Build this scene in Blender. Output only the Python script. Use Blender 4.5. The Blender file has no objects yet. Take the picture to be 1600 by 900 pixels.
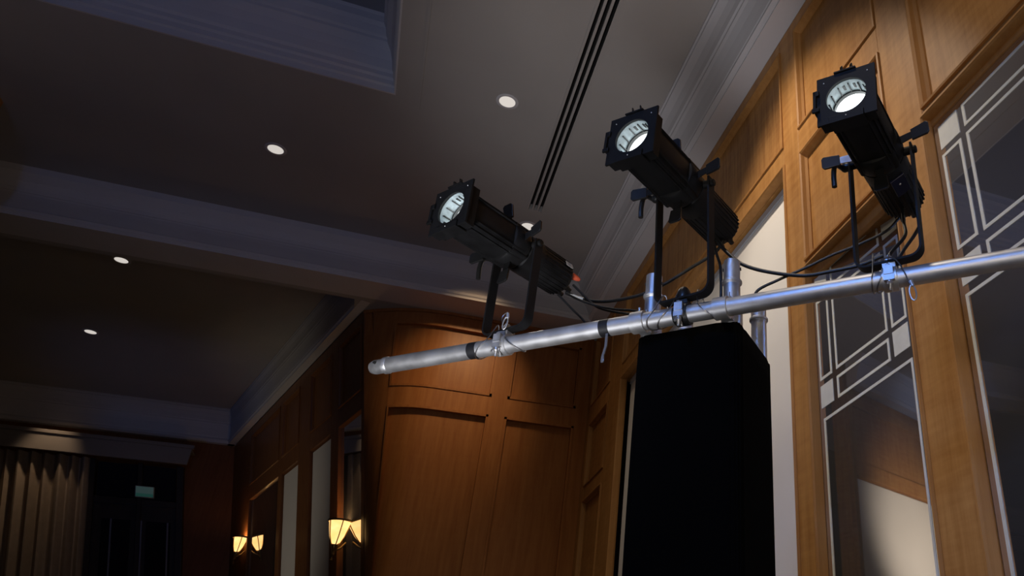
import bpy, bmesh, math, random
from mathutils import Vector, Matrix, noise
random.seed(7)
PI = math.pi
S = bpy.context.scene
COL = S.collection
R = math.radians

# ------------------------------------------------------------------ camera
cam_d = bpy.data.cameras.new('camera')
cam = bpy.data.objects.new('camera', cam_d)
COL.objects.link(cam)
cam.location = (0, 0, 1.6)
yaw, pitch = 0.40722, 0.50657
fwd = Vector((math.sin(yaw) * math.cos(pitch), math.cos(yaw) * math.cos(pitch), math.sin(pitch)))
cam.rotation_euler = fwd.to_track_quat('-Z', 'Y').to_euler()
cam_d.sensor_width = 36.0
cam_d.lens = 36.0 * 1227.33 / 1600.0
cam_d.shift_x = (800 - 1147.4) / 1600.0
cam_d.shift_y = (467.4 - 450) / 1600.0
cam_d.clip_start = 0.02
S.camera = cam

# ------------------------------------------------------------------ world + exposure
W = bpy.data.worlds.new('world')
S.world = W
W.use_nodes = True
W.node_tree.nodes['Background'].inputs[0].default_value = (0.02, 0.022, 0.03, 1)
W.node_tree.nodes['Background'].inputs[1].default_value = 0.2
S.view_settings.view_transform = 'Standard'
S.view_settings.look = 'None'
S.view_settings.exposure = 0.0
S.view_settings.gamma = 1.0
S.view_settings.use_curve_mapping = False


# ------------------------------------------------------------------ lamps of the hall and added fills
def lamp(kind, name, loc, target, watts, color, size=0.3, angle=60, blend=0.5):
    d = bpy.data.lights.new(name, kind)
    d.energy = watts
    d.color = color
    if kind == 'AREA':
        d.shape = 'DISK'
        d.size = size
        d.spread = R(angle)
    else:
        d.shadow_soft_size = size
    if kind == 'SPOT':
        d.spot_size = R(angle)
        d.spot_blend = blend
    o = bpy.data.objects.new(name, d)
    COL.objects.link(o)
    o.location = loc
    o.rotation_euler = (Vector(target) - Vector(loc)).to_track_quat('-Z', 'Y').to_euler()
    return o


WARM = (1.0, 0.86, 0.70)
NEUT = (1.0, 0.95, 0.90)
BLUE = (0.22, 0.38, 1.0)
# fills behind the camera and out of frame are added sources
# wall washers in the ceiling above the frame, close to the panelled wall
lamp('SPOT', 'wall_wash_lamp', (0.10, 2.75, 5.70), (1.6, 2.95, 3.35), 230, WARM, 0.06, 66, 0.7)
lamp('SPOT', 'wall_wash_lamp', (0.25, 0.95, 5.70), (1.6, 1.70, 2.7), 75, WARM, 0.06, 52, 0.8)
# weak fill added behind the camera for the lower right wall
lamp('SPOT', 'wall_fill_lamp', (-2.6, -2.6, 1.9), (1.6, 2.6, 2.8), 150, WARM, 0.5, 50, 1.0)
lamp('SPOT', 'pier_wash_lamp', (0.45, 6.05, 5.66), (0.32, 7.45, 4.50), 70, (1.0, 0.67, 0.36), 0.06, 52, 1.0)
lamp('SPOT', 'blue_wash_lamp', (-3.2, 0.5, 0.9), (-1.6, 5.2, 6.0), 38, BLUE, 0.4, 44, 1.0)
lamp('SPOT', 'blue_beam_lamp', (-2.2, -3.6, 4.5), (-1.9, 7.1, 5.62), 95, BLUE, 0.3, 34, 1.0)
lamp('SPOT', 'blue_far_lamp', (-4.5, 7.8, 1.2), (-2.7, 12.2, 5.7), 30, BLUE, 0.3, 40, 1.0)
lamp('SPOT', 'west_fill_lamp', (-4.7, 3.2, 2.1), (-4.6, 6.0, 3.75), 380, WARM, 0.15, 40, 1.0)  # added out of view to light the wall reflected in the mirrors
lamp('SPOT', 'west_cornice_fill', (-5.2, 3.2, 3.6), (-4.8, 5.8, 5.45), 45, (0.50, 0.62, 1.0), 0.15, 32, 1.0)  # added bluish fill for the cornice reflected in the mirrors
lamp('AREA', 'room_fill_lamp', (0.2, -1.5, 1.3), (1.1, 4.0, 5.7), 10, NEUT, 1.5, 170)  # added soft fill, stands for no fixture in the room
lamp('SPOT', 'ceiling_fill_lamp', (-0.9, 0.9, 0.8), (1.3, 4.3, 5.6), 300, (0.93, 0.94, 1.0), 0.3, 42, 1.0)  # added upward fill to brighten the right ceiling and cornice
lamp('AREA', 'blue_pipe_fill_lamp', (-3.2, -1.9, 4.6), (0.95, 1.55, 2.65), 4.5, (0.16, 0.36, 1.0), 1.2, 34)  # unseen disc added to put a blue band on the pipe
lamp('SPOT', 'alcove_fill_lamp', (-3.6, 9.0, 1.2), (-1.75, 10.0, 3.4), 52, (1.0, 0.88, 0.72), 0.3, 56, 1.0)  # added spot to brighten the pale panels of the left wall


# ------------------------------------------------------------------ materials
def mat(name):
    m = bpy.data.materials.new(name)
    m.use_nodes = True
    return m, m.node_tree.nodes, m.node_tree.links, m.node_tree.nodes['Principled BSDF']


def flat(name, c, rough=0.6, metal=0.0, spec=0.5, bump=0.0, bscale=200, var=0.0, vscale=6.0):
    m, N, L, b = mat(name)
    b.inputs['Base Color'].default_value = (*c, 1)
    b.inputs['Roughness'].default_value = rough
    b.inputs['Metallic'].default_value = metal
    b.inputs['Specular IOR Level'].default_value = spec
    tc = N.new('ShaderNodeTexCoord')
    if var:
        n = N.new('ShaderNodeTexNoise')
        n.inputs['Scale'].default_value = vscale
        n.inputs['Detail'].default_value = 5
        L.new(tc.outputs['Object'], n.inputs['Vector'])
        r = N.new('ShaderNodeValToRGB')
        r.color_ramp.elements[0].position = 0.3
        r.color_ramp.elements[1].position = 0.7
        r.color_ramp.elements[0].color = (*[x * (1 - var) for x in c], 1)
        r.color_ramp.elements[1].color = (*[min(1, x * (1 + var)) for x in c], 1)
        L.new(n.outputs['Fac'], r.inputs['Fac'])
        L.new(r.outputs['Color'], b.inputs['Base Color'])
        mr = N.new('ShaderNodeMapRange')
        mr.inputs['To Min'].default_value = max(0.02, rough - 0.12)
        mr.inputs['To Max'].default_value = min(1, rough + 0.12)
        L.new(n.outputs['Fac'], mr.inputs['Value'])
        L.new(mr.outputs['Result'], b.inputs['Roughness'])
    if bump:
        n2 = N.new('ShaderNodeTexNoise')
        n2.inputs['Scale'].default_value = bscale
        L.new(tc.outputs['Object'], n2.inputs['Vector'])
        bp = N.new('ShaderNodeBump')
        bp.inputs['Strength'].default_value = bump
        bp.inputs['Distance'].default_value = 0.002
        L.new(n2.outputs['Fac'], bp.inputs['Height'])
        L.new(bp.outputs['Normal'], b.inputs['Normal'])
    return m


def wood(name, dark, light, grain=(14, 14, 1.2), ripple=0.35, rough=0.38):
    """figured veneer: long grain along z with a cross ripple"""
    m, N, L, b = mat(name)
    tc = N.new('ShaderNodeTexCoord')
    oi = N.new('ShaderNodeObjectInfo')
    add = N.new('ShaderNodeVectorMath')
    add.operation = 'ADD'
    sc = N.new('ShaderNodeVectorMath')
    sc.operation = 'SCALE'
    sc.inputs['Scale'].default_value = 9.0
    comb = N.new('ShaderNodeCombineXYZ')
    for i in range(3):
        L.new(oi.outputs['Random'], comb.inputs[i])
    L.new(comb.outputs[0], sc.inputs[0])
    L.new(tc.outputs['Object'], add.inputs[0])
    L.new(sc.outputs[0], add.inputs[1])
    mp = N.new('ShaderNodeMapping')
    mp.inputs['Scale'].default_value = grain
    L.new(add.outputs[0], mp.inputs['Vector'])
    n1 = N.new('ShaderNodeTexNoise')
    n1.inputs['Scale'].default_value = 1.6
    n1.inputs['Detail'].default_value = 8
    n1.inputs['Roughness'].default_value = 0.65
    L.new(mp.outputs[0], n1.inputs['Vector'])
    mp2 = N.new('ShaderNodeMapping')
    mp2.inputs['Scale'].default_value = (4, 4, 26)
    mp2.inputs['Rotation'].default_value = (0.12, 0.1, 0)
    L.new(add.outputs[0], mp2.inputs['Vector'])
    n2 = N.new('ShaderNodeTexNoise')
    n2.inputs['Scale'].default_value = 1.3
    n2.inputs['Detail'].default_value = 4
    L.new(mp2.outputs[0], n2.inputs['Vector'])
    mix = N.new('ShaderNodeMix')
    mix.data_type = 'FLOAT'
    mix.inputs[0].default_value = ripple
    L.new(n1.outputs['Fac'], mix.inputs[2])
    L.new(n2.outputs['Fac'], mix.inputs[3])
    r = N.new('ShaderNodeValToRGB')
    r.color_ramp.elements[0].position = 0.34
    r.color_ramp.elements[1].position = 0.66
    r.color_ramp.elements[0].color = (*dark, 1)
    r.color_ramp.elements[1].color = (*light, 1)
    L.new(mix.outputs[0], r.inputs['Fac'])
    hv = N.new('ShaderNodeHueSaturation')
    mr = N.new('ShaderNodeMapRange')
    mr.inputs['To Min'].default_value = 0.90
    mr.inputs['To Max'].default_value = 1.08
    L.new(oi.outputs['Random'], mr.inputs['Value'])
    L.new(mr.outputs['Result'], hv.inputs['Value'])
    L.new(r.outputs['Color'], hv.inputs['Color'])
    L.new(hv.outputs['Color'], b.inputs['Base Color'])
    b.inputs['Roughness'].default_value = rough
    b.inputs['Specular IOR Level'].default_value = 0.22
    return m


def emit(name, c, strength):
    m, N, L, b = mat(name)
    b.inputs['Base Color'].default_value = (*[min(1, x) * 0.5 for x in c], 1)
    b.inputs['Emission Color'].default_value = (*c, 1)
    b.inputs['Emission Strength'].default_value = strength
    return m


M_WOOD = wood('maple_veneer', (0.31, 0.135, 0.036), (0.48, 0.245, 0.080))
M_WOODM = wood('maple_moulding', (0.36, 0.165, 0.05), (0.46, 0.23, 0.075), ripple=0.15, rough=0.55)
M_FIG = wood('figured_maple_veneer', (0.25, 0.10, 0.027), (0.50, 0.255, 0.085), grain=(20, 20, 1.6), ripple=0.2)
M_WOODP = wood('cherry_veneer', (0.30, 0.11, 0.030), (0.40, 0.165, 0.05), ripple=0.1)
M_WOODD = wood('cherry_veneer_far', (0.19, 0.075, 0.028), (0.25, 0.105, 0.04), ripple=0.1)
M_CEIL = flat('ceiling_paint', (0.40, 0.375, 0.36), 0.9, var=0.05, vscale=1.5, bump=0.05)
M_CORN = flat('cornice_paint', (0.60, 0.58, 0.60), 0.7, var=0.03, vscale=3)
M_WHITE = flat('white_fabric_panel', (0.80, 0.76, 0.71), 0.8, var=0.03, vscale=2, bump=0.05)
M_DARKW = flat('dark_plaster', (0.05, 0.04, 0.035), 0.9, var=0.1)
M_CARPET = flat('carpet', (0.06, 0.035, 0.03), 0.95, var=0.3, vscale=8, bump=0.4)
M_BLACK = flat('black_powder_coat', (0.008, 0.008, 0.0085), 0.55, spec=0.2, var=0.25, vscale=30, bump=0.06, bscale=400)
M_BLACKP = flat('black_plastic', (0.012, 0.012, 0.012), 0.35, spec=0.5)
M_CLOTH = flat('black_molton_cloth', (0.002, 0.002, 0.0023), 0.95, spec=0.02, bump=0.3, bscale=600)
M_ALU = flat('brushed_aluminium', (0.64, 0.64, 0.64), 0.46, 0.85, var=0.10, vscale=25, bump=0.05, bscale=120)
M_ALUD = flat('cast_aluminium', (0.60, 0.60, 0.61), 0.42, 0.8, var=0.2, vscale=40)
M_STEEL = flat('steel_cable', (0.45, 0.45, 0.46), 0.35, 1.0)
M_TAPE = flat('black_tape', (0.01, 0.01, 0.012), 0.5)
M_RUBBER = flat('black_cable_rubber', (0.010, 0.010, 0.010), 0.4, spec=0.5)
M_MIRROR = flat('mirror_silver', (0.74, 0.73, 0.73), 0.02, 0.95)
M_ETCH = flat('etched_glass', (0.62, 0.62, 0.56), 0.55, spec=0.5, var=0.06, vscale=20)
M_BORE = flat('bright_lens_bore', (0.30, 0.36, 0.38), 0.4, var=0.35, vscale=60)
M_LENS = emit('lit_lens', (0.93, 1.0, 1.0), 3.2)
M_DOWN = emit('downlight_lens', (1.0, 0.93, 0.85), 0.62)
M_DOT = flat('white_dot', (0.8, 0.8, 0.8), 0.4)
M_LABEL = flat('paper_label', (0.42, 0.42, 0.40), 0.7, var=0.3, vscale=90)
M_ORANGE = flat('orange_plug', (0.75, 0.13, 0.06), 0.5)
M_GREY = flat('grey_sleeve', (0.45, 0.45, 0.42), 0.5)
M_SLOT = flat('vent_black', (0.006, 0.006, 0.006), 0.8)
M_VENT = flat('vent_bronze', (0.11, 0.10, 0.095), 0.6)
M_CURT = flat('taupe_curtain', (0.36, 0.28, 0.22), 0.75, var=0.08, vscale=14)
M_DOORW = flat('dark_door_wood', (0.035, 0.025, 0.022), 0.4, var=0.2)
M_GLASSD = flat('dark_pane', (0.015, 0.018, 0.03), 0.08, spec=0.6)
M_SIGN = emit('exit_sign_face', (0.35, 0.62, 0.58), 0.05)
M_SIGNG = emit('exit_sign_band', (0.10, 0.42, 0.33), 0.07)
M_BAR = flat('glazing_bar_paint', (0.2, 0.22, 0.33), 0.5)
M_BRASS = flat('aged_brass', (0.42, 0.28, 0.12), 0.4, 1.0)
M_STRAP = flat('clear_plastic', (0.12, 0.125, 0.15), 0.2, spec=0.6)
M_NAVY = flat('navy_control_panel', (0.008, 0.009, 0.035), 0.3)


def glow_glass(name, strength):
    m, N, L, b = mat(name)
    tc = N.new('ShaderNodeTexCoord')
    n = N.new('ShaderNodeTexNoise')
    n.inputs['Scale'].default_value = 14
    L.new(tc.outputs['Object'], n.inputs['Vector'])
    r = N.new('ShaderNodeValToRGB')
    r.color_ramp.elements[0].color = (1.0, 0.42, 0.08, 1)
    r.color_ramp.elements[1].color = (1.0, 0.72, 0.32, 1)
    L.new(n.outputs['Fac'], r.inputs['Fac'])
    L.new(r.outputs['Color'], b.inputs['Emission Color'])
    b.inputs['Emission Strength'].default_value = strength
    b.inputs['Base Color'].default_value = (0.6, 0.4, 0.2, 1)
    b.inputs['Roughness'].default_value = 0.4
    return m


M_SCONCE = glow_glass('alabaster_glow', 1.6)
M_BULB = emit('sconce_bulb', (1.0, 0.80, 0.50), 14.0)


# ------------------------------------------------------------------ mesh helpers
class MB:
    def __init__(self):
        self.v = []
        self.f = []

    def add(self, vs, fs):
        o = len(self.v)
        self.v += [tuple(v) for v in vs]
        self.f += [tuple(i + o for i in f) for f in fs]
        return self

    def box(self, x0, x1, y0, y1, z0, z1, fn=None):
        vs = [(x, y, z) for x in (x0, x1) for y in (y0, y1) for z in (z0, z1)]
        if fn:
            vs = [fn(*v) for v in vs]
        return self.add(vs, [(0, 1, 3, 2), (4, 6, 7, 5), (0, 4, 5, 1), (2, 3, 7, 6), (0, 2, 6, 4), (1, 5, 7, 3)])

    def prism(self, poly, place, a, b):
        """poly 2d points, place(u,v,w)->xyz, extruded w from a to b"""
        n = len(poly)
        vs = [place(u, v, a) for u, v in poly] + [place(u, v, b) for u, v in poly]
        fs = [tuple(range(n))[::-1], tuple(range(n, 2 * n))]
        fs += [(i, (i + 1) % n, n + (i + 1) % n, n + i) for i in range(n)]
        return self.add(vs, fs)

    def lathe(self, prof, o=(0, 0, 0), ax=(0, 0, 1), n=32, closed=False):
        """prof: list of (radius, height) along ax"""
        ax = Vector(ax).normalized()
        o = Vector(o)
        t = Vector((1, 0, 0)) if abs(ax.x) < 0.9 else Vector((0, 1, 0))
        e1 = ax.cross(t).normalized()
        e2 = ax.cross(e1)
        vs = []
        for r, h in prof:
            for i in range(n):
                a = 2 * PI * i / n
                vs.append(o + ax * h + (e1 * math.cos(a) + e2 * math.sin(a)) * r)
        fs = []
        m = len(prof)
        for j in range(m - 1 + (1 if closed else 0)):
            k = (j + 1) % m
            for i in range(n):
                i2 = (i + 1) % n
                fs.append((j * n + i, j * n + i2, k * n + i2, k * n + i))
        if not closed:
            if prof[0][0] > 1e-6:
                fs.append(tuple(range(n))[::-1])
            if prof[-1][0] > 1e-6:
                fs.append(tuple(range((m - 1) * n, m * n)))
        return self.add(vs, fs)

    def cyl(self, p0, p1, r, n=20, r1=None):
        p0, p1 = Vector(p0), Vector(p1)
        return self.lathe([(r, 0), (r if r1 is None else r1, (p1 - p0).length)], p0, p1 - p0, n)

    def tube(self, pts, r, n=10, cyc=False):
        pts = [Vector(p) for p in pts]
        m = len(pts)
        up = Vector((0.13, 0.2, 0.97))
        vs = []
        for i, p in enumerate(pts):
            a = pts[(i - 1) % m] if (cyc or i > 0) else pts[0]
            b = pts[(i + 1) % m] if (cyc or i < m - 1) else pts[-1]
            t = (b - a).normalized()
            e1 = up - t * up.dot(t)
            if e1.length < 1e-4:
                e1 = Vector((1, 0, 0)) - t * t.x
            e1.normalize()
            up = e1
            e2 = t.cross(e1)
            for k in range(n):
                w = 2 * PI * k / n
                vs.append(p + (e1 * math.cos(w) + e2 * math.sin(w)) * r)
        fs = []
        for i in range(m if cyc else m - 1):
            j = (i + 1) % m
            for k in range(n):
                k2 = (k + 1) % n
                fs.append((i * n + k, i * n + k2, j * n + k2, j * n + k))
        if not cyc:
            fs.append(tuple(range(n))[::-1])
            fs.append(tuple(range((m - 1) * n, m * n)))
        return self.add(vs, fs)

    def build(self, name, material, parent=None, bevel=0.0, smooth=True, xf=None):
        me = bpy.data.meshes.new(name)
        v = self.v if xf is None else [tuple(xf @ Vector(p)) for p in self.v]
        me.from_pydata(v, [], self.f)
        bm = bmesh.new()
        bm.from_mesh(me)
        bmesh.ops.recalc_face_normals(bm, faces=bm.faces)
        if bevel:
            es = [e for e in bm.edges if len(e.link_faces) == 2 and e.calc_face_angle(0) > 0.6]
            bmesh.ops.bevel(bm, geom=es, offset=bevel, segments=2, profile=0.5, affect='EDGES', clamp_overlap=True)
        bm.to_mesh(me)
        bm.free()
        if smooth:
            me.shade_smooth()
            me.set_sharp_from_angle(angle=0.6)
        me.materials.append(material)
        o = bpy.data.objects.new(name, me)
        COL.objects.link(o)
        if parent:
            o.parent = parent
        return o


def curve_pts(pts, k=8):
    P = [Vector(p) for p in pts]
    P = [P[0] * 2 - P[1]] + P + [P[-1] * 2 - P[-2]]
    out = []
    for i in range(1, len(P) - 2):
        a, b, c, d = P[i - 1:i + 3]
        for j in range(k):
            t = j / k
            out.append(0.5 * ((2 * b) + (c - a) * t + (2 * a - 5 * b + 4 * c - d) * t * t + (3 * b - a - 3 * c + d) * t ** 3))
    out.append(P[-2])
    return out


def tag(o, label, cat, group=None):
    o['label'] = label
    o['category'] = cat
    if group:
        o['group'] = group
    return o


def thing(name, label, cat, loc=(0, 0, 0), rz=0.0, group=None):
    o = bpy.data.objects.new(name, None)
    o.empty_display_size = 0.1
    COL.objects.link(o)
    o.location = loc
    o.rotation_euler = (0, 0, rz)
    return tag(o, label, cat, group)


def struct(o):
    o['kind'] = 'structure'
    return o


# ------------------------------------------------------------------ floor and hidden walls that close the hall
struct(MB().box(-10.6, 2.0, -5.2, 14, -0.1, 0).build('floor', M_CARPET))
struct(MB().box(-9, 1.9, -5.2, -5, 0, 6.6).build('wall_front', M_DARKW))
struct(MB().box(-9.2, -9, -5.2, 14, 0, 6.6).build('wall_west', M_DARKW))

# ------------------------------------------------------------------ ceiling (two trays of boards around the openings)
ZC = 5.75
TX0, TX1, TY0, TY1 = -4.6, -0.58, 1.3, 5.0       # opening of the near tray
VX0, VX1, VY0, VY1 = 0.585, 0.712, 1.0, 6.06     # slot of the air diffuser
cb = MB()
xs = [-9.2, TX0, TX1, VX0, VX1, 2.0]
ys = [-5.2, VY0, TY0, TY1, VY1, 14]
for i in range(5):
    for j in range(5):
        xm, ym = (xs[i] + xs[i + 1]) / 2, (ys[j] + ys[j + 1]) / 2
        if TX0 < xm < TX1 and TY0 < ym < TY1:
            continue
        if VX0 < xm < VX1 and VY0 < ym < VY1:
            continue
        cb.box(xs[i], xs[i + 1], ys[j], ys[j + 1], ZC, ZC + 0.06)
ceil = struct(cb.build('ceiling', M_CEIL, smooth=False))
# recess of the tray: raised slab and stepped crown running round it
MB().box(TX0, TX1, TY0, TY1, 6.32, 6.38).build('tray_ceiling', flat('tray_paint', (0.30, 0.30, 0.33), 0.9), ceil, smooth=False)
TRAY = [(0, 0), (0.012, 0.0), (0.012, 0.05), (0.03, 0.06), (0.03, 0.10), (0.045, 0.115), (0.045, 0.15), (0.06, 0.17), (0.075, 0.24), (0.10, 0.31),
        (0.135, 0.36), (0.135, 0.385), (0.15, 0.40), (0.165, 0.46), (0.185, 0.49), (0.185, 0.55), (0.20, 0.57), (0.0, 0.57)]


def ring_profile(prof, x0, x1, y0, y1, z):
    """profile (inset, height) swept round a rectangle, mitred"""
    mb = MB()
    vs, fs = [], []
    n = len(prof)
    for (sx, sy, cx, cy) in ((1, 1, x0, y0), (-1, 1, x1, y0), (-1, -1, x1, y1), (1, -1, x0, y1)):
        for d, h in prof:
            vs.append((cx + sx * d, cy + sy * d, z + h))
    for c in range(4):
        e = (c + 1) % 4
        for i in range(n):
            j = (i + 1) % n
            fs.append((c * n + i, c * n + j, e * n + j, e * n + i))
    return mb.add(vs, fs)


struct(ring_profile(TRAY, TX0, TX1, TY0, TY1, ZC).build('trim_1', M_CORN, smooth=False))
# thin raised joint strip beside the tray
struct(MB().box(-0.425, -0.405, 2.0, 5.09, ZC - 0.006, ZC + 0.001).build('trim_2', M_CEIL, smooth=False))

# crown cornice profile (projection from wall, height above its foot)
CROWN = [(0, 0.0), (0.135, 0.0), (0.135, 0.012), (0.150, 0.026), (0.162, 0.034), (0.162, 0.052), (0.150, 0.058), (0.150, 0.072), (0.158, 0.085),
         (0.168, 0.13), (0.185, 0.19), (0.212, 0.245), (0.228, 0.262), (0.228, 0.282), (0.240, 0.292), (0.250, 0.34), (0.275, 0.395), (0.305, 0.425),
         (0.318, 0.435), (0.318, 0.456), (0.330, 0.462), (0.330, 0.48), (0, 0.48)]


def crown(name, a, b, out, z, prof, material=M_CORN, sx=1.0, cut0=0.0, cut1=0.0):
    """profile from a to b (xy), projecting along out (xy); cut slants the ends by projection*cut"""
    a, b, out = Vector((*a, 0)), Vector((*b, 0)), Vector((*out, 0)).normalized()
    t = (b - a).normalized()
    n = len(prof)
    vs = [a + out * d * sx + t * d * sx * cut0 + Vector((0, 0, z + h)) for d, h in prof]
    vs += [b + out * d * sx + t * d * sx * cut1 + Vector((0, 0, z + h)) for d, h in prof]
    fs = [tuple(range(n)), tuple(range(n, 2 * n))[::-1]] + [(i, (i + 1) % n, n + (i + 1) % n, n + i) for i in range(n)]
    return struct(MB().add(vs, fs).build(name, material, smooth=False))


ZW = 5.27   # top of all wood panelling, foot of the cornices
crown('trim_3', (1.6, -5), (1.6, 7.45), (-1, 0), ZW, CROWN)
# beam: box with a cornice on its near face
BEAM = [(0, 0.0), (0.36, 0.0), (0.36, 0.022), (0.372, 0.034), (0.372, 0.06), (0.352, 0.075), (0.33, 0.13), (0.30, 0.20), (0.285, 0.245), (0.285, 0.262),
        (0.27, 0.275), (0.275, 0.31), (0.30, 0.36), (0.335, 0.40), (0.352, 0.42), (0.352, 0.48), (0, 0.48)]
crown('trim_4', (-9, 7.45), (1.6, 7.45), (0, -1), ZW, BEAM)
struct(MB().box(-9, -0.66, 7.45, 7.52, ZW, ZC).build('trim_5', M_CEIL, smooth=False))
struct(MB().box(-0.74, 1.6, 7.45, 7.85, ZW + 0.002, ZW + 0.03).build('trim_8', M_CEIL, smooth=False))
# far cornices
LT = Vector((-0.30, 0.954, 0)).normalized()          # left wall direction (going away)
LN = Vector((-0.954, -0.30, 0)).normalized()         # towards the hall
LP = Vector((-0.66, 7.74, 5.3))
LE = Vector((0.210, 0.070, -1.0))                    # the wall leans in as it comes down
CR2 = [(d * 0.62, h) for d, h in CROWN]
crown('trim_6', (-0.60, 7.55), (-2.40, 13.27), (LN.x, LN.y), ZW, CR2)
crown('trim_7', (-9, 13.0), (-2.1, 13.0), (0, -1), ZW, CR2)


# ------------------------------------------------------------------ right wall: frame boards, panels and mouldings
XW = 1.6
wr = struct(MB().box(1.86, 2.0, -5, 7.8, 0, 5.9).build('wall_right', M_WOOD, smooth=False))
# dark reveal backing is the wall itself; boards stand in front of it


def wb(name, y0, y1, z0, z1, x=XW, th=0.05, m=M_WOOD, bev=0.003):
    return MB().box(x, x + th, y0, y1, z0, z1).build(name, m, wr, bevel=bev, smooth=False)


def wpanel(y0, y1, z0, z1, m=M_WOOD):
    """recessed panel with a sloped moulding ring"""
    MB().box(XW + 0.030, XW + 0.05, y0 - 0.02, y1 + 0.02, z0 - 0.02, z1 + 0.02).build('panel', m, wr, smooth=False)
    ring_mould('moulding', lambda d, a, b: (XW + d, a, b), y0, y1, z0, z1, wr)


MPROF = [(-0.004, -0.010), (0.006, -0.012), (0.014, -0.006), (0.020, 0.012), (0.030, 0.024), (0.030, 0.032), (-0.004, 0.032)]


def ring_mould(name, place, a0, a1, b0, b1, parent, m=None, prof=MPROF, k=1.0):
    """picture-frame moulding: (inset, depth) profile round rectangle in plane coords"""
    n = len(prof)
    vs, fs = [], []
    for (sa, sb, ca, cb) in ((1, 1, a0, b0), (-1, 1, a1, b0), (-1, -1, a1, b1), (1, -1, a0, b1)):
        for ins, d in prof:
            vs.append(place(d * k, ca + sa * ins * k, cb + sb * ins * k))
    for c in range(4):
        e = (c + 1) % 4
        for i in range(n):
            j = (i + 1) % n
            fs.append((c * n + i, c * n + j, e * n + j, e * n + i))
    return MB().add(vs, fs).build(name, m or M_WOODM, parent, smooth=False)


# stiles (full height)
for y0, y1 in ((2.85, 3.02), (1.855, 2.08), (6.18, 6.60), (7.28, 7.47), (0.82, 1.07)):
    wb('stile', y0, y1, 0, ZW)
# top rail pieces between the stiles and the lower rails
for y0, y1 in ((3.02, 6.18), (2.08, 2.85), (1.07, 1.855), (6.60, 7.28)):
    wb('top_rail', y0, y1, 5.17, ZW)
wb('rail', 3.02, 6.18, 4.31, 4.45)
wb('rail', 2.08, 2.85, 4.27, 4.44)
wb('rail', 2.08, 2.85, 3.57, 3.61)
wb('rail', 1.07, 1.855, 3.70, 3.745)
wb('rail', 6.60, 7.28, 4.25, 4.45)
wb('rail', 6.60, 7.28, 3.50, 3.64)
wpanel(3.02, 6.18, 4.45, 5.17, M_FIG)
wpanel(2.08, 2.835, 4.44, 5.17)
wpanel(2.08, 2.835, 3.61, 4.27)
wpanel(1.07, 1.845, 3.745, 5.17)
wpanel(6.60, 7.28, 4.45, 5.17)
wpanel(6.60, 7.28, 3.64, 4.25)
wpanel(6.60, 7.28, 0.9, 3.50)
# plain boarding behind the camera
wb('panel', -5.0, 0.82, 0, ZW)
# frames round the openings: head boards set back, dark underside
for (y0, y1, zt) in ((3.02, 6.18, 4.31), (2.08, 2.85, 3.57), (1.07, 1.855, 3.70)):
    MB().box(XW + 0.05, 1.86, y0 - 0.05, y1 + 0.05, zt, zt + 0.06).build('head_board', M_WOOD, wr, smooth=False)
    ring_mould('moulding', lambda d, a, b: (XW + d, a, b), y0, y1, 0.05, zt, wr,
               prof=[(-0.014, -0.004), (-0.010, -0.012), (-0.002, -0.012), (0.003, -0.004), (0.003, 0.036), (-0.014, 0.036)])

for y0, y1, z0, z1 in ((2.06, 2.90, 3.52, 3.58), (1.04, 1.90, 3.67, 3.71)):
    MB().box(1.632, 1.66, y0, y1, z0, z1).build('head_bead', M_WOODM, wr, bevel=0.003, smooth=False)

# big white panel behind the tower
wp = thing('white_wall_panel', 'large white panel set in the wood wall behind the black draped tower', 'panel', (1.70, 4.6, 0.1))
MB().box(-0.02, 0.02, -1.56, 1.56, 0.0, 4.16).build('panel_face', M_WHITE, wp, bevel=0.004, smooth=False)
MB().box(-0.03, 0.03, -1.56, 1.56, 4.16, 4.20).build('top_channel', flat('grey_channel', (0.42, 0.43, 0.47), 0.5), wp, smooth=False)

# ------------------------------------------------------------------ etched mirrors
OUT = 0.013


def etched(mr, place, rects, fills):
    for (a0, a1, b0, b1) in rects:
        mb = MB()
        for (u0, u1, v0, v1) in ((a0, a0 + OUT, b0, b1), (a1 - OUT, a1, b0, b1), (a0 + OUT, a1 - OUT, b0, b0 + OUT), (a0 + OUT, a1 - OUT, b1 - OUT, b1)):
            mb.box(0.0002, 0.0022, u0, u1, v0, v1, place)
        mb.build('etched_outline', M_ETCH, mr, smooth=False)
    for (a0, a1, b0, b1) in fills:
        MB().box(0.0002, 0.0022, a0, a1, b0, b1, place).build('etched_square', M_ETCH, mr, smooth=False)


# nearer mirror (right edge of the picture): plane x = 1.64, coordinates y, z
m2 = thing('etched_mirror', 'tall wall mirror with etched lines at the picture\'s right edge', 'mirror', (1.64, 1.45, 0.1))
pm2 = lambda d, a, b: (-d, a - 1.45, b - 0.1)
MB().box(-0.006, 0, 1.05, 1.85, 0.1, 3.68, pm2).build('glass', M_MIRROR, m2, smooth=False)
k2 = 1.64 / 1.67
zz = lambda z: 1.6 + (z - 1.6) * k2
ya = lambda y: y * k2
mir2 = lambda y: 2 * 1.425 - y
rects, fills = [], []
for f in (lambda y: y, mir2):
    for (a0, a1, b0, b1) in ((1.744, 1.857, 3.111, 3.541),):
        q = sorted((f(ya(a0)), f(ya(a1))))
        rects.append((q[0], q[1], zz(b0), zz(b1)))
    for (a0, a1, b0, b1) in ((1.743, 1.856, 3.568, 3.679), (1.746, 1.86, 2.964, 3.069)):
        q = sorted((f(ya(a0)), f(ya(a1))))
        fills.append((q[0], q[1], zz(b0), zz(b1)))
c1 = ya(1.714)
c0 = mir2(c1)
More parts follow.
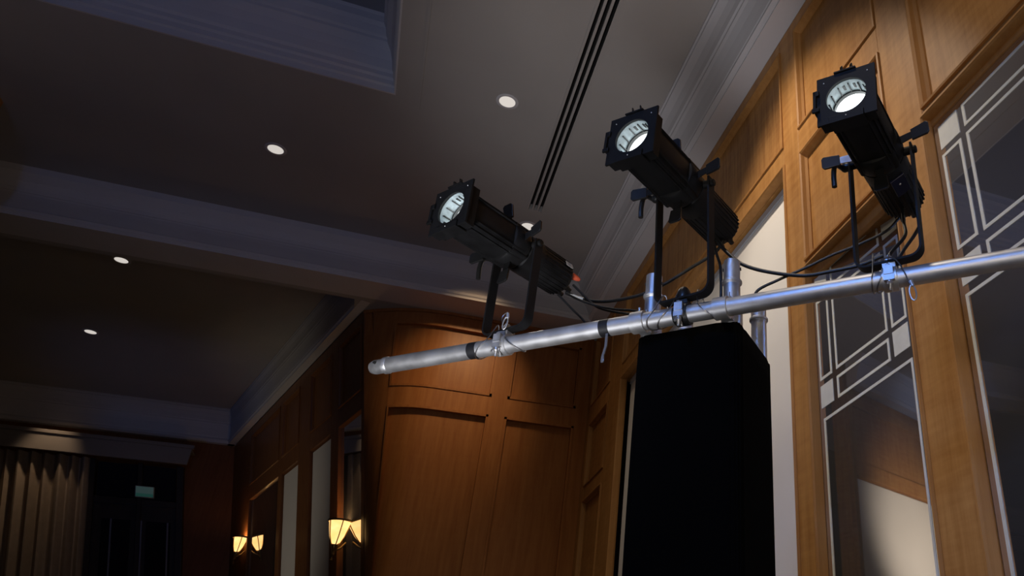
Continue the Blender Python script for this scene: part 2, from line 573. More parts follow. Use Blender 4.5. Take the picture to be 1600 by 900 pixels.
rects += [(c0, c1, zz(3.572), zz(3.677)), (c0, c1, zz(3.108), zz(3.541)), (c0, c1, zz(2.964), zz(3.068)), (mir2(ya(1.855)), ya(1.855), 0.5, zz(2.929))]
etched(m2, pm2, rects, fills)

# farther mirror, its glass turned a few degrees towards the hall
m1 = thing('etched_mirror', 'narrower etched wall mirror between the big white panel and the wide wood pilaster', 'mirror', (1.64, 2.84, 0.1))
ta = R(12.0)
tt = Vector((-math.sin(ta), math.cos(ta), 0))
tn = Vector((-math.cos(ta), -math.sin(ta), 0))


def pm1(d, a, b):
    p = tt * (-0.3039 + 0.7858 * (a - 2.5)) + tn * d
    return (p.x, p.y, 2.9263 - 0.1392 * (a - 2.5) + 1.0164 * (b - 2.9) - 0.1)


g1 = lambda d, a, b: tuple(tt * a + tn * d + Vector((0, 0, b - 0.1)))
MB().box(-0.006, 0, -0.72, 0.05, 0.1, 3.60, g1).build('glass', M_MIRROR, m1, smooth=False)
etched(m1, pm1, [(2.775, 2.877, 3.006, 3.40), (2.33, 2.74, 3.008, 3.385), (2.19, 2.30, 3.006, 3.40), (2.33, 2.74, 2.875, 2.976),
                 (2.33, 2.74, 3.42, 3.535), (2.185, 2.865, 1.0, 2.828)],
       [(2.775, 2.877, 2.878, 2.98), (2.19, 2.30, 2.878, 2.985), (2.775, 2.877, 3.43, 3.525), (2.19, 2.30, 3.43, 3.525)])

# ------------------------------------------------------------------ pier with a rounded left end
def pier_y(x):
    if x > 0.15:
        return 7.45
    t = (0.15 - x) / 0.81
    return 7.45 + 0.30 * t * t


def pier_pt(d, x, z):
    """d depth behind the face"""
    if x < 0.15:
        t = (0.15 - x) / 0.81
        xx = x + 0.215 * max(-0.3, 5.3 - z) * t ** 1.4
    else:
        xx = x
    return (xx, pier_y(x) + d, z)


wbk = struct(MB().box(0.0, 1.62, 7.60, 7.8, 0, ZW).build('wall_back', M_WOODP, smooth=False))


def pier_sheet(name, x0, x1, z0, z1, d0, d1, m, nx=1, nz=None):
    mb = MB()
    nx = max(1, int((x1 - x0) / 0.06)) if x0 < 0.15 else 1
    nz = max(1, int((z1 - z0) / 0.5))
    for d, flip in ((d0, 0), (d1, 1)):
        vs = [pier_pt(d, x0 + (x1 - x0) * i / nx, z0 + (z1 - z0) * j / nz) for i in range(nx + 1) for j in range(nz + 1)]
        q = nz + 1
        fs = [(i * q + j, (i + 1) * q + j, (i + 1) * q + j + 1, i * q + j + 1) for i in range(nx) for j in range(nz)]
        mb.add(vs, fs)
    n = (nx + 1) * (nz + 1)
    q = nz + 1
    side = []
    for i in range(nx):
        side += [(i * q, (i + 1) * q, n + (i + 1) * q, n + i * q), (i * q + nz, (i + 1) * q + nz, n + (i + 1) * q + nz, n + i * q + nz)]
    for j in range(nz):
        side += [(j, j + 1, n + j + 1, n + j), (nx * q + j, nx * q + j + 1, n + nx * q + j + 1, n + nx * q + j)]
    mb.f += side
    return mb.build(name, m, wbk, smooth=True)


pier_sheet('stile', -0.66, -0.36, 0, ZW, 0.0, 0.05, M_WOODP)
pier_sheet('stile', 0.655, 0.805, 0, ZW, 0.0, 0.05, M_WOODP)
pier_sheet('stile', 1.475, 1.605, 0, ZW, 0.0, 0.05, M_WOODP)
for a, b in ((-0.36, 0.655), (0.805, 1.475)):
    pier_sheet('top_rail', a, b, 5.13, ZW, 0.0, 0.05, M_WOODP)
    pier_sheet('rail', a, b, 4.275, 4.465, 0.0, 0.05, M_WOODP)
    pier_sheet('panel', a, b, 4.465, 5.13, 0.04, 0.06, M_WOODP)
    pier_sheet('panel', a, b, 0.0, 4.275, 0.04, 0.06, M_WOODP)
    for z0, z1 in ((4.465, 5.13), (0.02, 4.275)):
        # bead strips round each panel
        mb = MB()
        parts = [(a, b, z0, z0 + 0.022), (a, b, z1 - 0.022, z1), (a, a + 0.022, z0, z1), (b - 0.022, b, z0, z1)]
        for (p, q, r_, s_) in parts:
            nx = max(1, int((q - p) / 0.08))
            nz = max(1, int((s_ - r_) / 0.6))
            for i in range(nx):
                for j in range(nz):
                    mb.box(-0.010, 0.042, p + (q - p) * i / nx, p + (q - p) * (i + 1) / nx, r_ + (s_ - r_) * j / nz, r_ + (s_ - r_) * (j + 1) / nz, pier_pt)
        mb.build('moulding', M_WOODP, wbk, smooth=False)
# slim wood edge under the cornice
pier_sheet('cap_strip', -0.66, 1.6, ZW - 0.03, ZW, -0.02, 0.0, M_WOODP)

# ------------------------------------------------------------------ projecting wall on the far side of the opening (left of the view, seen in the mirrors)
WYF = 6.00
wl2 = struct(MB().box(-9, -3.28, WYF + 0.06, WYF + 0.25, 0, ZC).build('wall_back_west', M_WOOD, smooth=False))
for (x0, x1, z0, z1, nm) in ((-3.36, -3.28, 0, ZW, 'stile'), (-6.0, -5.6, 0, ZW, 'stile'), (-9, -8.7, 0, ZW, 'stile'),
                             (-5.6, -3.36, 5.15, ZW, 'top_rail'), (-8.7, -6.0, 5.15, ZW, 'top_rail'), (-5.6, -3.36, 4.27, 4.46, 'rail'), (-8.7, -6.0, 4.27, 4.46, 'rail')):
    MB().box(x0, x1, WYF, WYF + 0.06, z0, z1).build(nm, M_WOOD, wl2, bevel=0.004, smooth=False)
for (x0, x1) in ((-5.6, -3.36), (-8.7, -6.0)):
    MB().box(x0, x1, WYF + 0.03, WYF + 0.06, 4.46, 5.15).build('panel', M_WOOD, wl2, smooth=False)
    w = thing('white_wall_panel', 'white panel at the left of the beam, seen only as a pale reflection in the mirrors', 'panel', ((x0 + x1) / 2, WYF + 0.04, 0.1), group='white panels seen in mirrors')
    MB().box(-(x1 - x0) / 2 + 0.02, (x1 - x0) / 2 - 0.02, -0.02, 0.02, 0, 4.14).build('panel_face', M_WHITE, w, bevel=0.003, smooth=False)
crown('trim_9', (-9, WYF), (-3.28, WYF), (0, -1), ZW + 0.10, CROWN)

# ------------------------------------------------------------------ left wall of the alcove (leaning, panelled) and far wall
def lw(d, s, z):
    p = LP + LT * s + LE * (5.3 - z) + LN * (-d)
    return (p.x, p.y, p.z)


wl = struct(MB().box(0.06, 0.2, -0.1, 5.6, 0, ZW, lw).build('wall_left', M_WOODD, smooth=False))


def lb(name, s0, s1, z0, z1, d0=0.0, d1=0.06, m=M_WOODD):
    return MB().box(d0, d1, s0, s1, z0, z1, lw).build(name, m, wl, bevel=0.003, smooth=False)


for s0, s1 in ((-0.02, 0.06), (0.74, 0.98), (1.72, 2.16), (2.86, 3.0), (4.42, 5.5)):
    lb('stile', s0, s1, 0, ZW)
for s0, s1 in ((0.06, 0.74), (0.98, 1.72), (2.16, 2.86), (3.0, 4.42)):
    lb('top_rail', s0, s1, 5.15, ZW)
    lb('rail', s0, s1, 4.31, 4.50)
    lb('panel', s0, s1, 4.50, 5.15, 0.028)
    ring_mould('moulding', lw, s0, s1, 4.50, 5.15, wl, M_WOODD)
for n_, (s0, s1, lab) in enumerate(((1.0, 1.70, 'wider pale panel in the dark left wall, nearest the lit sconce'), (2.18, 2.84, 'narrower pale panel in the dark left wall, between the two sconces'))):
    w = thing('white_wall_panel', lab, 'panel', lw(0.03, (s0 + s1) / 2, 0.1))
    o = Vector(w.location)
    MB().box(0.03, 0.058, s0, s1, 0.1, 4.29, lambda d, a, b: tuple(Vector(lw(d, a, b)) - o)).build('panel_face', M_WHITE, w, smooth=False)
for (s0, s1, lab) in ((0.06, 0.74, 'dark slim wall mirror behind the nearer lit sconce'), (3.02, 4.40, 'dark wall mirror behind the farther lit sconce')):
    w = thing('wall_mirror', lab, 'mirror', lw(0.03, (s0 + s1) / 2, 0.1))
    o = Vector(w.location)
    MB().box(0.03, 0.058, s0, s1, 0.1, 4.31, lambda d, a, b: tuple(Vector(lw(d, a, b)) - o)).build('glass', M_MIRROR, w, smooth=False)


def sconce(s, z, label, k=1.0):
    base = Vector(lw(0.0, s, z)) + LN * 0.10
    t = thing('wall_sconce', label, 'lamp', base)
    h, w = 0.24 * k, 0.105 * k
    MB().lathe([(0.012, 0), (w * 0.42, 0.02), (w * 0.66, h * 0.35), (w * 0.86, h * 0.7), (w, h), (w - 0.012, h), (w * 0.7, h * 0.6), (0.01, 0.03)], n=20).build('shade', M_SCONCE, t)
    MB().lathe([(w + 0.004, h - 0.012), (w + 0.010, h - 0.004), (w + 0.010, h + 0.006), (w, h + 0.006)], n=24, closed=True).build('rim', M_BRASS, t)
    f = MB()
    for i in range(5):
        a = 2 * PI * i / 5
        f.tube([(math.cos(a) * w * r_, math.sin(a) * w * r_, h_) for r_, h_ in ((1.06, h), (0.92, h * 0.7), (0.72, h * 0.35), (0.3, -0.02), (0.05, -0.10))], 0.005, 6)
    f.build('frame', M_BRASS, t)
    MB().lathe([(0.002, -0.16), (0.014, -0.14), (0.006, -0.115), (0.02, -0.09), (0.012, -0.06), (0.03, -0.02), (0.03, 0.0)], n=14).build('finial', M_BRASS, t)
    b = -LN
    MB().tube([(b.x * x, b.y * x, z_) for x, z_ in ((0.02, -0.05), (0.06, -0.02), (0.095, 0.03))], 0.010, 8).build('arm', M_BRASS, t)
    MB().lathe([(0.0, 0.02), (0.016, 0.04), (0.022, 0.08), (0.016, 0.11), (0.0, 0.13)], n=14).build('bulb', M_BULB, t)
    d = bpy.data.lights.new('sconce_light', 'POINT')
    d.energy = 1.2
    d.color = (1.0, 0.62, 0.28)
    d.shadow_soft_size = 0.02
    lo = bpy.data.objects.new('sconce_light', d)
    COL.objects.link(lo)
    lo.parent = t
    lo.location = (0, 0, h - 0.015)


sconce(0.47, 3.14, 'lit glass cup sconce on the left wall next to the curved wood pier', 0.9)
sconce(4.50, 3.66, 'smaller looking lit sconce on the left wall, close to the far corner', 0.78)

FY = 13.0
SHR = 0.27                                            # far wall leans like its neighbour
fw = lambda x, y, z: (x + SHR * (4.85 - z), y, z)
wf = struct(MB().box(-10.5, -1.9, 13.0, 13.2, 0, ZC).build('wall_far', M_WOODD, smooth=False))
lbx = lambda nm, x0, x1, y0, y1, z0, z1, m, par, o=Vector((0, 0, 0)), bev=0.0: MB().box(x0, x1, y0, y1, z0, z1, lambda x, y, z: tuple(Vector(fw(x, y, z)) - o)).build(nm, m, par, bevel=bev, smooth=False)

pl = thing('curtain_pelmet', 'long pale box pelmet above the curtain and dark doorway at far left', 'pelmet', (-5.5, 12.85, 4.87))
MB().box(-3.3, 2.75, -0.12, -0.08, 0.0, 0.22).build('front_board', flat('pelmet_paint', (0.30, 0.26, 0.24), 0.7), pl, bevel=0.004, smooth=False)
MB().box(-3.3, 2.75, -0.08, 0.14, 0.19, 0.22).build('top_board', flat('pelmet_top_paint', (0.30, 0.26, 0.24), 0.7), pl, smooth=False)
MB().box(-3.32, 2.77, -0.14, -0.08, 0.22, 0.27).build('cap_moulding', flat('pelmet_cap_paint', (0.28, 0.24, 0.22), 0.7), pl, bevel=0.006, smooth=False)

ct = MB()
NX, NZ = 220, 10
for i in range(NX + 1):
    x = -7.6 + (7.6 - 3.88) * i / NX
    for j in range(NZ + 1):
        z = 0.05 + (4.86 - 0.05) * j / NZ
        ph = x * 2 * PI / 0.135 + 0.9 * math.sin(x * 5.1) + 0.5 * math.sin(x * 17)
        y = 12.86 + 0.045 * math.sin(ph) + 0.018 * math.sin(ph * 0.37 + 1.3)
        ct.v.append(fw(x, y, z))
q = NZ + 1
ct.f = [(i * q + j, (i + 1) * q + j, (i + 1) * q + j + 1, i * q + j + 1) for i in range(NX) for j in range(NZ)]
tag(ct.build('curtain', M_CURT), 'pleated taupe curtain hanging at the far left, warm light on its top', 'curtain')
lamp('SPOT', 'curtain_lamp', (-4.35, 12.35, 5.70), (-4.3, 12.86, 4.2), 18, (1.0, 0.72, 0.45), 0.05, 52, 0.8)
lamp('SPOT', 'curtain_lamp', (-5.35, 12.35, 5.70), (-5.3, 12.86, 4.2), 18, (1.0, 0.72, 0.45), 0.05, 52, 0.8)

dr = struct(thing('door_1', 'dark', 'door', (0, 0, 0)))
del dr['label'], dr['category']
lbx('door_leaf', -3.84, -3.32, 12.90, 12.96, 0.02, 4.30, M_DOORW, dr)
lbx('door_leaf', -3.30, -2.86, 12.90, 12.96, 0.02, 4.30, M_DOORW, dr)
for x0, x1 in ((-3.72, -3.40), (-3.22, -2.94)):
    lbx('pane', x0, x1, 12.885, 12.90, 0.3, 4.10, M_GLASSD, dr)
for x0, x1 in ((-3.88, -3.82), (-3.335, -3.285), (-2.88, -2.80)):
    lbx('door_frame', x0, x1, 12.86, 12.97, 0, 4.86, M_DOORW, dr, bev=0.004)
lbx('transom', -3.82, -2.88, 12.88, 12.96, 4.30, 4.38, M_DOORW, dr, bev=0.004)
lbx('pane', -3.80, -2.90, 12.91, 12.93, 4.38, 4.84, M_GLASSD, dr)
for x0 in (-3.62, -3.28, -2.98):
    lbx('glazing_bar', x0, x0 + 0.018, 12.872, 12.886, 0.3, 4.10, M_BAR, dr)
sg = thing('exit_sign', 'small dim pale green exit sign above the dark doors at far left', 'sign', fw(-3.245, 12.87, 4.40))
SGN = lambda x, y, z: (x - SHR * z * 1.0, y, z)
MB().box(-0.11, 0.11, -0.025, 0.02, 0.0, 0.15, SGN).build('housing', M_GREY, sg, bevel=0.004, smooth=False)
MB().box(-0.10, 0.10, -0.030, -0.025, 0.05, 0.14, SGN).build('sign_face', M_SIGN, sg, smooth=False)
MB().box(-0.10, 0.10, -0.030, -0.025, 0.01, 0.05, SGN).build('sign_band', M_SIGNG, sg, smooth=False)

# ------------------------------------------------------------------ ceiling fittings
def downlight(x, y, label, watts, col=(1.0, 0.88, 0.74), group=None, spot=80):
    t = thing('downlight', label, 'light', (x, y, ZC), group=group)
    MB().lathe([(0.058, 0.0), (0.082, 0.0), (0.082, -0.004), (0.076, -0.007), (0.060, -0.006), (0.058, -0.003)], n=32, closed=True).build('trim_ring', M_CORN, t)
    MB().lathe([(0.0, -0.002), (0.059, -0.002), (0.059, -0.0045), (0.0, -0.0045)], n=32).build('lens', M_DOWN, t)
    if watts:
        d = bpy.data.lights.new('downlight_lamp', 'SPOT')
        d.energy = watts
        d.color = col
        d.spot_size = R(spot)
        d.spot_blend = 0.7
        d.shadow_soft_size = 0.05
        lo = bpy.data.objects.new('downlight_lamp', d)
        COL.objects.link(lo)
        lo.parent = t
        lo.location = (0, 0, -0.02)


downlight(0.192, 4.738, 'largest recessed ceiling downlight, left of the slot air vent', 80, spot=112)
downlight(-1.441, 6.038, 'recessed ceiling downlight alone in the middle of the dark ceiling, above the moulded beam', 6)
downlight(0.639, 6.342, 'recessed ceiling downlight half hidden behind the leftmost spotlight', 16, col=(1.0, 0.80, 0.56), spot=100)
downlight(-2.98, 8.55, 'recessed downlight beyond the moulded beam, the nearer and upper of two', 4)
downlight(-3.68, 10.59, 'recessed downlight beyond the moulded beam, the farther and lower of two', 4)

v = thing('air_vent', 'long dark slot air diffuser running along the ceiling', 'vent', ((VX0 + VX1) / 2, (VY0 + VY1) / 2, ZC))
hw, hl = (VX1 - VX0) / 2, (VY1 - VY0) / 2
MB().box(-hw, hw, -hl, hl, 0.058, 0.064).build('backing', M_SLOT, v, smooth=False)
for x0, x1 in ((-hw - 0.012, -hw + 0.006), (hw - 0.006, hw + 0.012)):
    MB().box(x0, x1, -hl - 0.012, hl + 0.012, -0.006, 0.0).build('frame_rail', M_CEIL, v, smooth=False)
    MB().box(x0 + 0.006, x1 - 0.006, -hl, hl, 0.0, 0.058).build('side_wall', M_SLOT, v, smooth=False)
for y0, y1 in ((-hl - 0.012, -hl + 0.004), (hl - 0.004, hl + 0.012)):
    MB().box(-hw, hw, y0, y1, -0.006, 0.0).build('frame_end', M_CEIL, v, smooth=False)
for i in (-1, 1):
    MB().box(i * hw * 0.36 - 0.009, i * hw * 0.36 + 0.009, -hl, hl, -0.004, 0.02).build('slat', M_CEIL, v, smooth=False)

# ------------------------------------------------------------------ truss tower with drape
PA = Vector((-0.1506, 2.581, 2.63))                  # left end of the pipe (axis)
PU = Vector((0.73186, -0.68146, 0))                  # along the pipe, to the right
PN = Vector((0.68146, 0.73186, 0))                   # away from the viewer
prz = math.atan2(PU.y, PU.x)


def pp(s, off=0.0, dz=0.0):
    return PA + PU * s + PN * off + Vector((0, 0, dz))


tw_o = pp(1.07, 0.206)
tw_o.z = 0
tw = thing('truss_tower', 'silver box truss tower, tube ends showing above the black drape and pipe', 'truss', tw_o, prz)
H = 0.126
for sx in (-1, 1):
    for sy in (-1, 1):
        x, y = sx * H, sy * H
        c = MB().lathe([(0.0, 0.02), (0.0245, 0.02), (0.0245, 2.745), (0.027, 2.748), (0.027, 2.758), (0.0245, 2.761), (0.0245, 2.826), (0.0215, 2.828), (0.0215, 2.70), (0, 2.70)],
                       (x, y, 0), n=28).build('chord', M_ALU, tw)
        MB().cyl((x - 0.0265, y - 0.006, 2.80), (x + 0.0265, y + 0.006, 2.80), 0.005, 10).add([], []).build('pin', M_SLOT, c)
        MB().lathe([(0.0255, 0), (0.030, 0.004), (0.030, 0.010), (0.0255, 0.014)], (x, y, 2.748), n=28, closed=True).build('weld_ring', M_ALU, c)
for z in (2.58, 2.08, 1.58, 1.08, 0.58):
    for a, b in (((-H, -H), (H, -H)), ((H, -H), (H, H)), ((H, H), (-H, H)), ((-H, H), (-H, -H))):
        MB().cyl((*a, z), (*b, z), 0.010, 10).build('brace', M_ALU, tw)
        if z > 1:
            MB().cyl((*a, z), (*b, z - 0.5), 0.010, 10).build('diagonal_brace', M_ALU, tw)
MB().box(-0.3, 0.3, -0.3, 0.3, 0.0, 0.022).build('base_plate', M_ALUD, tw, bevel=0.003, smooth=False)

# drape: rounded square sleeve with soft folds, open at the top
dp = MB()
NP, NR = 96, 44
hx0, hx1, hy = 0.157, 0.158, 0.160
for j in range(NR + 1):
    t = j / NR
    z = 2.613 * t + 0.03 * (1 - t)
    for i in range(NP):
        a = 2 * PI * (i + 0.5) / NP
        ca, sa = math.cos(a), math.sin(a)
        e = 0.16
        x = math.copysign(abs(ca) ** e, ca)
        y = math.copysign(abs(sa) ** e, sa)
        hx = hx0 if x < 0 else hx1
        fl = 1 + 0.02 * (1 - t) 
        px, py = x * hx * fl, y * hy * fl
        nz = noise.noise(Vector((px * 9, py * 9, z * 1.1))) * 0.008 * (0.4 + 1.2 * (1 - t)) + 0.003 * math.sin(a * 23 + 3 * noise.noise(Vector((px * 3, py * 3, z)))) * (1 - t * 0.5)
        ln = math.hypot(px, py)
        px += px / ln * nz
        py += py / ln * nz
        zz_ = z
        if t > 0.9:
            w = (t - 0.9) / 0.1
            # hem drops towards the back right corner, small scallops elsewhere
            drop = 0.008 * max(0, (px / hx1)) * max(0, (py + 0.05) / hy)
            zz_ = z - w * (drop + 0.006 * noise.noise(Vector((px * 25, py * 25, 2.2))) + 0.004)
        dp.v.append((px, py, zz_))
for j in range(NR):
    for i in range(NP):
        k = (i + 1) % NP
        dp.f.append((j * NP + i, j * NP + k, (j + 1) * NP + k, (j + 1) * NP + i))
do = dp.build('tower_drape', M_CLOTH)
do.location = tw_o
do.rotation_euler = (0, 0, prz)
md = do.modifiers.new('thickness', 'SOLIDIFY')
md.thickness = 0.004
tag(do, 'black cloth sleeve covering the truss tower under the pipe', 'drape')

# ------------------------------------------------------------------ the long pipe
pipe = thing('lighting_pipe', 'long silver aluminium pipe carrying the three black spotlights across the picture', 'pipe', PA, prz)
pr = MB().lathe([(0.0, 0.055), (0.0255, 0.055), (0.0255, 2.29), (0.0, 2.29)], (0, 0, 0), (1, 0, 0), 40)
pr.build('tube', M_ALU, pipe)
MB().lathe([(0.0, 0.0), (0.019, 0.0), (0.0225, 0.010), (0.0235, 0.014), (0.0235, 0.050), (0.0275, 0.052), (0.0275, 0.064), (0.0255, 0.068), (0, 0.068)], (0, 0, 0), (1, 0, 0), 32).build('end_spigot', M_ALUD, pipe)
MB().cyl((0.030, -0.030, 0.003), (0.030, 0.030, -0.003), 0.0045, 10).build('pin_hole', M_SLOT, pipe)
for s0, s1, nm, r_, m in ((0.374, 0.404, 'tape_band', 0.0262, M_TAPE), (0.824, 0.854, 'tape_band', 0.0262, M_TAPE), (0.957, 0.962, 'joint_ring', 0.0265, M_SLOT), (1.055, 1.060, 'joint_ring', 0.0262, M_SLOT)):
    MB().lathe([(0.0, s0), (r_, s0), (r_, s1), (0, s1)], (0, 0, 0), (1, 0, 0), 40).build(nm, m, pipe)
# printed marks scratched on the tube
mk = MB()
for i in range(9):
    x = 0.085 + i * 0.014
    mk.box(x, x + 0.007, -0.004, 0.004, 0.0252, 0.0262)
mk.build('stamped_mark', M_ALUD, pipe)


def wing_nut(mb, o, ax, k=1.0):
    o, ax = Vector(o), Vector(ax).normalized()
    mb.lathe([(0.009 * k, 0), (0.009 * k, 0.010 * k), (0.006 * k, 0.014 * k), (0.004 * k, 0.03 * k), (0, 0.03 * k)], o, ax, 12)
    t = Vector((0, 1, 0)) if abs(ax.y) < 0.8 else Vector((1, 0, 0))
    e = ax.cross(t).normalized()
    for sg_ in (-1, 1):
        mb.tube([o + ax * 0.005 * k + e * sg_ * 0.007 * k, o + ax * 0.012 * k + e * sg_ * 0.016 * k, o + ax * 0.022 * k + e * sg_ * 0.021 * k], 0.0035 * k, 8)


def ringband(r0, r1, x0, x1, n=40):
    return [(r0, x0), (r1, x0), (r1, x1), (r0, x1)]


def coupler(s, label, flip):
    """scaffold coupler that ties the pipe to one truss chord"""
    t = thing('pipe_coupler', label, 'clamp', pp(s), prz)
    MB().lathe(ringband(0.0258, 0.032, -0.020, 0.020), (0, 0, 0), (1, 0, 0), 36, True).build('band', M_ALU, t)
    MB().lathe(ringband(0.0250, 0.031, -0.020, 0.020), (0, 0.0805, 0.0), (0, 0, 1), 36, True).build('band', M_ALU, t)
    MB().box(-0.018, 0.018, 0.028, 0.054, -0.018, 0.018).build('body', M_ALUD, t, bevel=0.004)
    m = MB()
    m.cyl((flip * 0.012, 0.022, 0.020), (flip * 0.012, 0.018, 0.058), 0.0045, 10)
    m.cyl((-flip * 0.006, 0.022, 0.020), (-flip * 0.008, 0.026, 0.050), 0.0045, 10)
    m.lathe([(0.009, 0), (0.009, 0.009), (0, 0.009)], (flip * 0.012, 0.0195, 0.036), (0, -0.1, 1), 6)
    m.lathe([(0.009, 0), (0.009, 0.009), (0, 0.009)], (-flip * 0.007, 0.024, 0.034), (0, 0.1, 1), 6)
    m.build('bolt', M_ALU, t)


coupler(0.944, 'silver coupler with upright bolts tying the pipe to the left truss tube', -1)
coupler(1.196, 'silver coupler tying the pipe to the right truss tube, at the second spotlight', 1)


# ------------------------------------------------------------------ profile spotlights
def rsq(h, n=40, e=0.45):
    out = []
    for i in range(n):
        a = 2 * PI * i / n
        c, s_ = math.cos(a), math.sin(a)
        out.append((math.copysign(abs(c) ** e, c) * h, math.copysign(abs(s_) ** e, s_) * h))
    return out


def spotlight(s, az, hp, fx, roll, Lr, label, clampmat, extras):
    o = pp(s)
    t = thing('profile_spotlight', label, 'spotlight', o, R(az))
    ty = math.tan(R(roll))                             # side lean of the yoke
    sh = lambda x, y, z: (x + fx * (z / hp), y - ty * z, z)
    BODY = Matrix.Translation((fx, -ty * hp, hp)) @ Matrix.Rotation(R(roll), 4, 'X')
    XF, XB = 0.277, -Lr                                 # front plate and rear end, along the barrel from the pivot
    bb = lambda mb, nm, m, par=t, bev=0.0, smooth=True: mb.build(nm, m, par, bevel=bev, smooth=smooth, xf=BODY)
    # --- lens tube: rounded-square barrel, open at the front
    prof = rsq(0.0605, 40, 0.62)
    inner = [(0.0565 * math.cos(2 * PI * i / 40), 0.0565 * math.sin(2 * PI * i / 40)) for i in range(40)]
    mb = MB()
    secs = [(XF - 0.004, prof, 1.0), (0.075, prof, 1.0), (0.06, prof, 0.97), (0.02, prof, 0.97)]
    vs = []
    for x, p, k in secs:
        vs += [(x, a * k, b * k) for a, b in p]
    vs += [(XF - 0.004, a, b) for a, b in inner] + [(XF - 0.09, a, b) for a, b in inner]
    n = 40
    fs = []
    for j in range(3):
        fs += [(j * n + i, j * n + (i + 1) % n, (j + 1) * n + (i + 1) % n, (j + 1) * n + i) for i in range(n)]
    fs += [(i, (i + 1) % n, 4 * n + (i + 1) % n, 4 * n + i) for i in range(n)]
    fs += [(4 * n + i, 4 * n + (i + 1) % n, 5 * n + (i + 1) % n, 5 * n + i) for i in range(n)]
    mb.add(vs, fs)
    for k in range(4):
        a = PI / 4 + k * PI / 2
        for da in (-0.20, 0.0, 0.20):
            c, s_ = math.cos(a + da), math.sin(a + da)
            r0, r1 = 0.057, 0.0745 - abs(da) * 0.012
            w = 0.0022
            q = [(x, r * c - w * sg_ * s_, r * s_ + w * sg_ * c) for x in (0.03, XF - 0.035) for r in (r0, r1) for sg_ in (-1, 1)]
            mb.add(q, [(0, 1, 3, 2), (4, 6, 7, 5), (0, 4, 5, 1), (2, 3, 7, 6), (0, 2, 6, 4), (1, 5, 7, 3)])
    bb(mb, 'lens_tube', M_BLACK)
    # --- bright bore with baffles
    bo = MB()
    bo.lathe([(0.0562, XF - 0.006), (0.0545, XF - 0.006), (0.0525, XF - 0.066), (0.0562, XF - 0.066)], (0, 0, 0), (1, 0, 0), 48, True)
    bore = bb(bo, 'bore', M_BORE)
    mb = MB()
    for k in range(12):
        a = 2 * PI * k / 12
        e1 = Vector((0, math.cos(a), math.sin(a)))
        e2 = Vector((0, -math.sin(a), math.cos(a)))
        for x0, x1, w in ((XF - 0.045, XF - 0.016, 0.0014),):
            q = [Vector((x, 0, 0)) + e1 * r + e2 * w * sg_ for x in (x0, x1) for r in (0.0495, 0.054) for sg_ in (-1, 1)]
            mb.add(q, [(0, 1, 3, 2), (4, 6, 7, 5), (0, 4, 5, 1), (2, 3, 7, 6), (0, 2, 6, 4), (1, 5, 7, 3)])
        if k in (1, 2, 3, 9):
            nub = MB()
            q = [Vector((x, 0, 0)) + e1 * r + e2 * w for x in (XF - 0.036, XF - 0.020) for r in (0.051, 0.0545) for w in (0.010, 0.018)]
            nub.add(q, [(0, 1, 3, 2), (4, 6, 7, 5), (0, 4, 5, 1), (2, 3, 7, 6), (0, 2, 6, 4), (1, 5, 7, 3)])
            bb(nub, 'lens_clip', M_BLACKP, bore, smooth=False)
    bb(mb, 'baffle', M_BLACKP, bore)['kind'] = 'stuff'
    bb(MB().lathe(ringband(0.0485, 0.0530, XF - 0.064, XF - 0.046), (0, 0, 0), (1, 0, 0), 48, True), 'lens_ring', M_BLACKP)
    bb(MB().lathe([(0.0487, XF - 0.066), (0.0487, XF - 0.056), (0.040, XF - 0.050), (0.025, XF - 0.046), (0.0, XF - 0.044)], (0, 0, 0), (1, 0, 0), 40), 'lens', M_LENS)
    # --- square colour frame holder with round aperture
    hs = 0.0775
    mb = MB()
    nn = 48
    ring, sq = [], []
    for i in range(nn):
        a = 2 * PI * i / nn
        c, s_ = math.cos(a), math.sin(a)
        m_ = max(abs(c), abs(s_))
        ring.append((0.0535 * c, 0.0535 * s_))
        sq.append((hs * c / m_, hs * s_ / m_))
    vs = [(XF + dx, a, b) for dx in (0.003, -0.003) for p in (ring, sq) for a, b in p]
    fs = []
    for i in range(nn):
        j = (i + 1) % nn
        fs += [(i, j, nn + j, nn + i), (2 * nn + i, 2 * nn + j, 3 * nn + j, 3 * nn + i), (i, j, 2 * nn + j, 2 * nn + i), (nn + i, nn + j, 3 * nn + j, 3 * nn + i)]
    mb.add(vs, fs)
    plate = bb(mb, 'color_frame', M_BLACK)
    # holder channel behind the plate: three U rails
    mb = MB()
    for (y0, y1, z0, z1) in ((-0.071, -0.063, -0.068, 0.060), (0.063, 0.071, -0.068, 0.060), (-0.071, 0.071, -0.074, -0.064)):
        mb.box(XF - 0.034, XF - 0.0035, y0, y1, z0, z1)
    mb.box(XF + 0.0035, XF + 0.009, -0.045, 0.045, -0.080, -0.062)
    mb.box(XF - 0.034, XF + 0.009, -0.045, 0.045, -0.083, -0.079)
    bb(mb, 'frame_holder', M_BLACK, bev=0.0008, smooth=False)
    mb = MB()
    mb.box(XF - 0.024, XF + 0.010, -0.0865, -0.0785, -0.030, 0.032)
    mb.box(XF + 0.004, XF + 0.010, -0.0865, -0.070, 0.018, 0.034)
    mb.box(XF + 0.004, XF + 0.010, -0.0895, -0.070, -0.034, -0.022)
    bb(mb, 'side_clip', M_BLACK, bev=0.001, smooth=False)
    mb = MB()
    for y in (-0.014, 0.012):
        mb.tube([(XF - 0.022, y - 0.006, 0.066), (XF - 0.014, y - 0.005, 0.092), (XF - 0.006, y, 0.103), (XF + 0.004, y + 0.006, 0.096), (XF + 0.004, y + 0.008, 0.083)], 0.0022, 8)
    mb.box(XF - 0.026, XF + 0.006, -0.030, 0.028, 0.0795, 0.084)
    bb(mb, 'top_latch', M_BLACK)
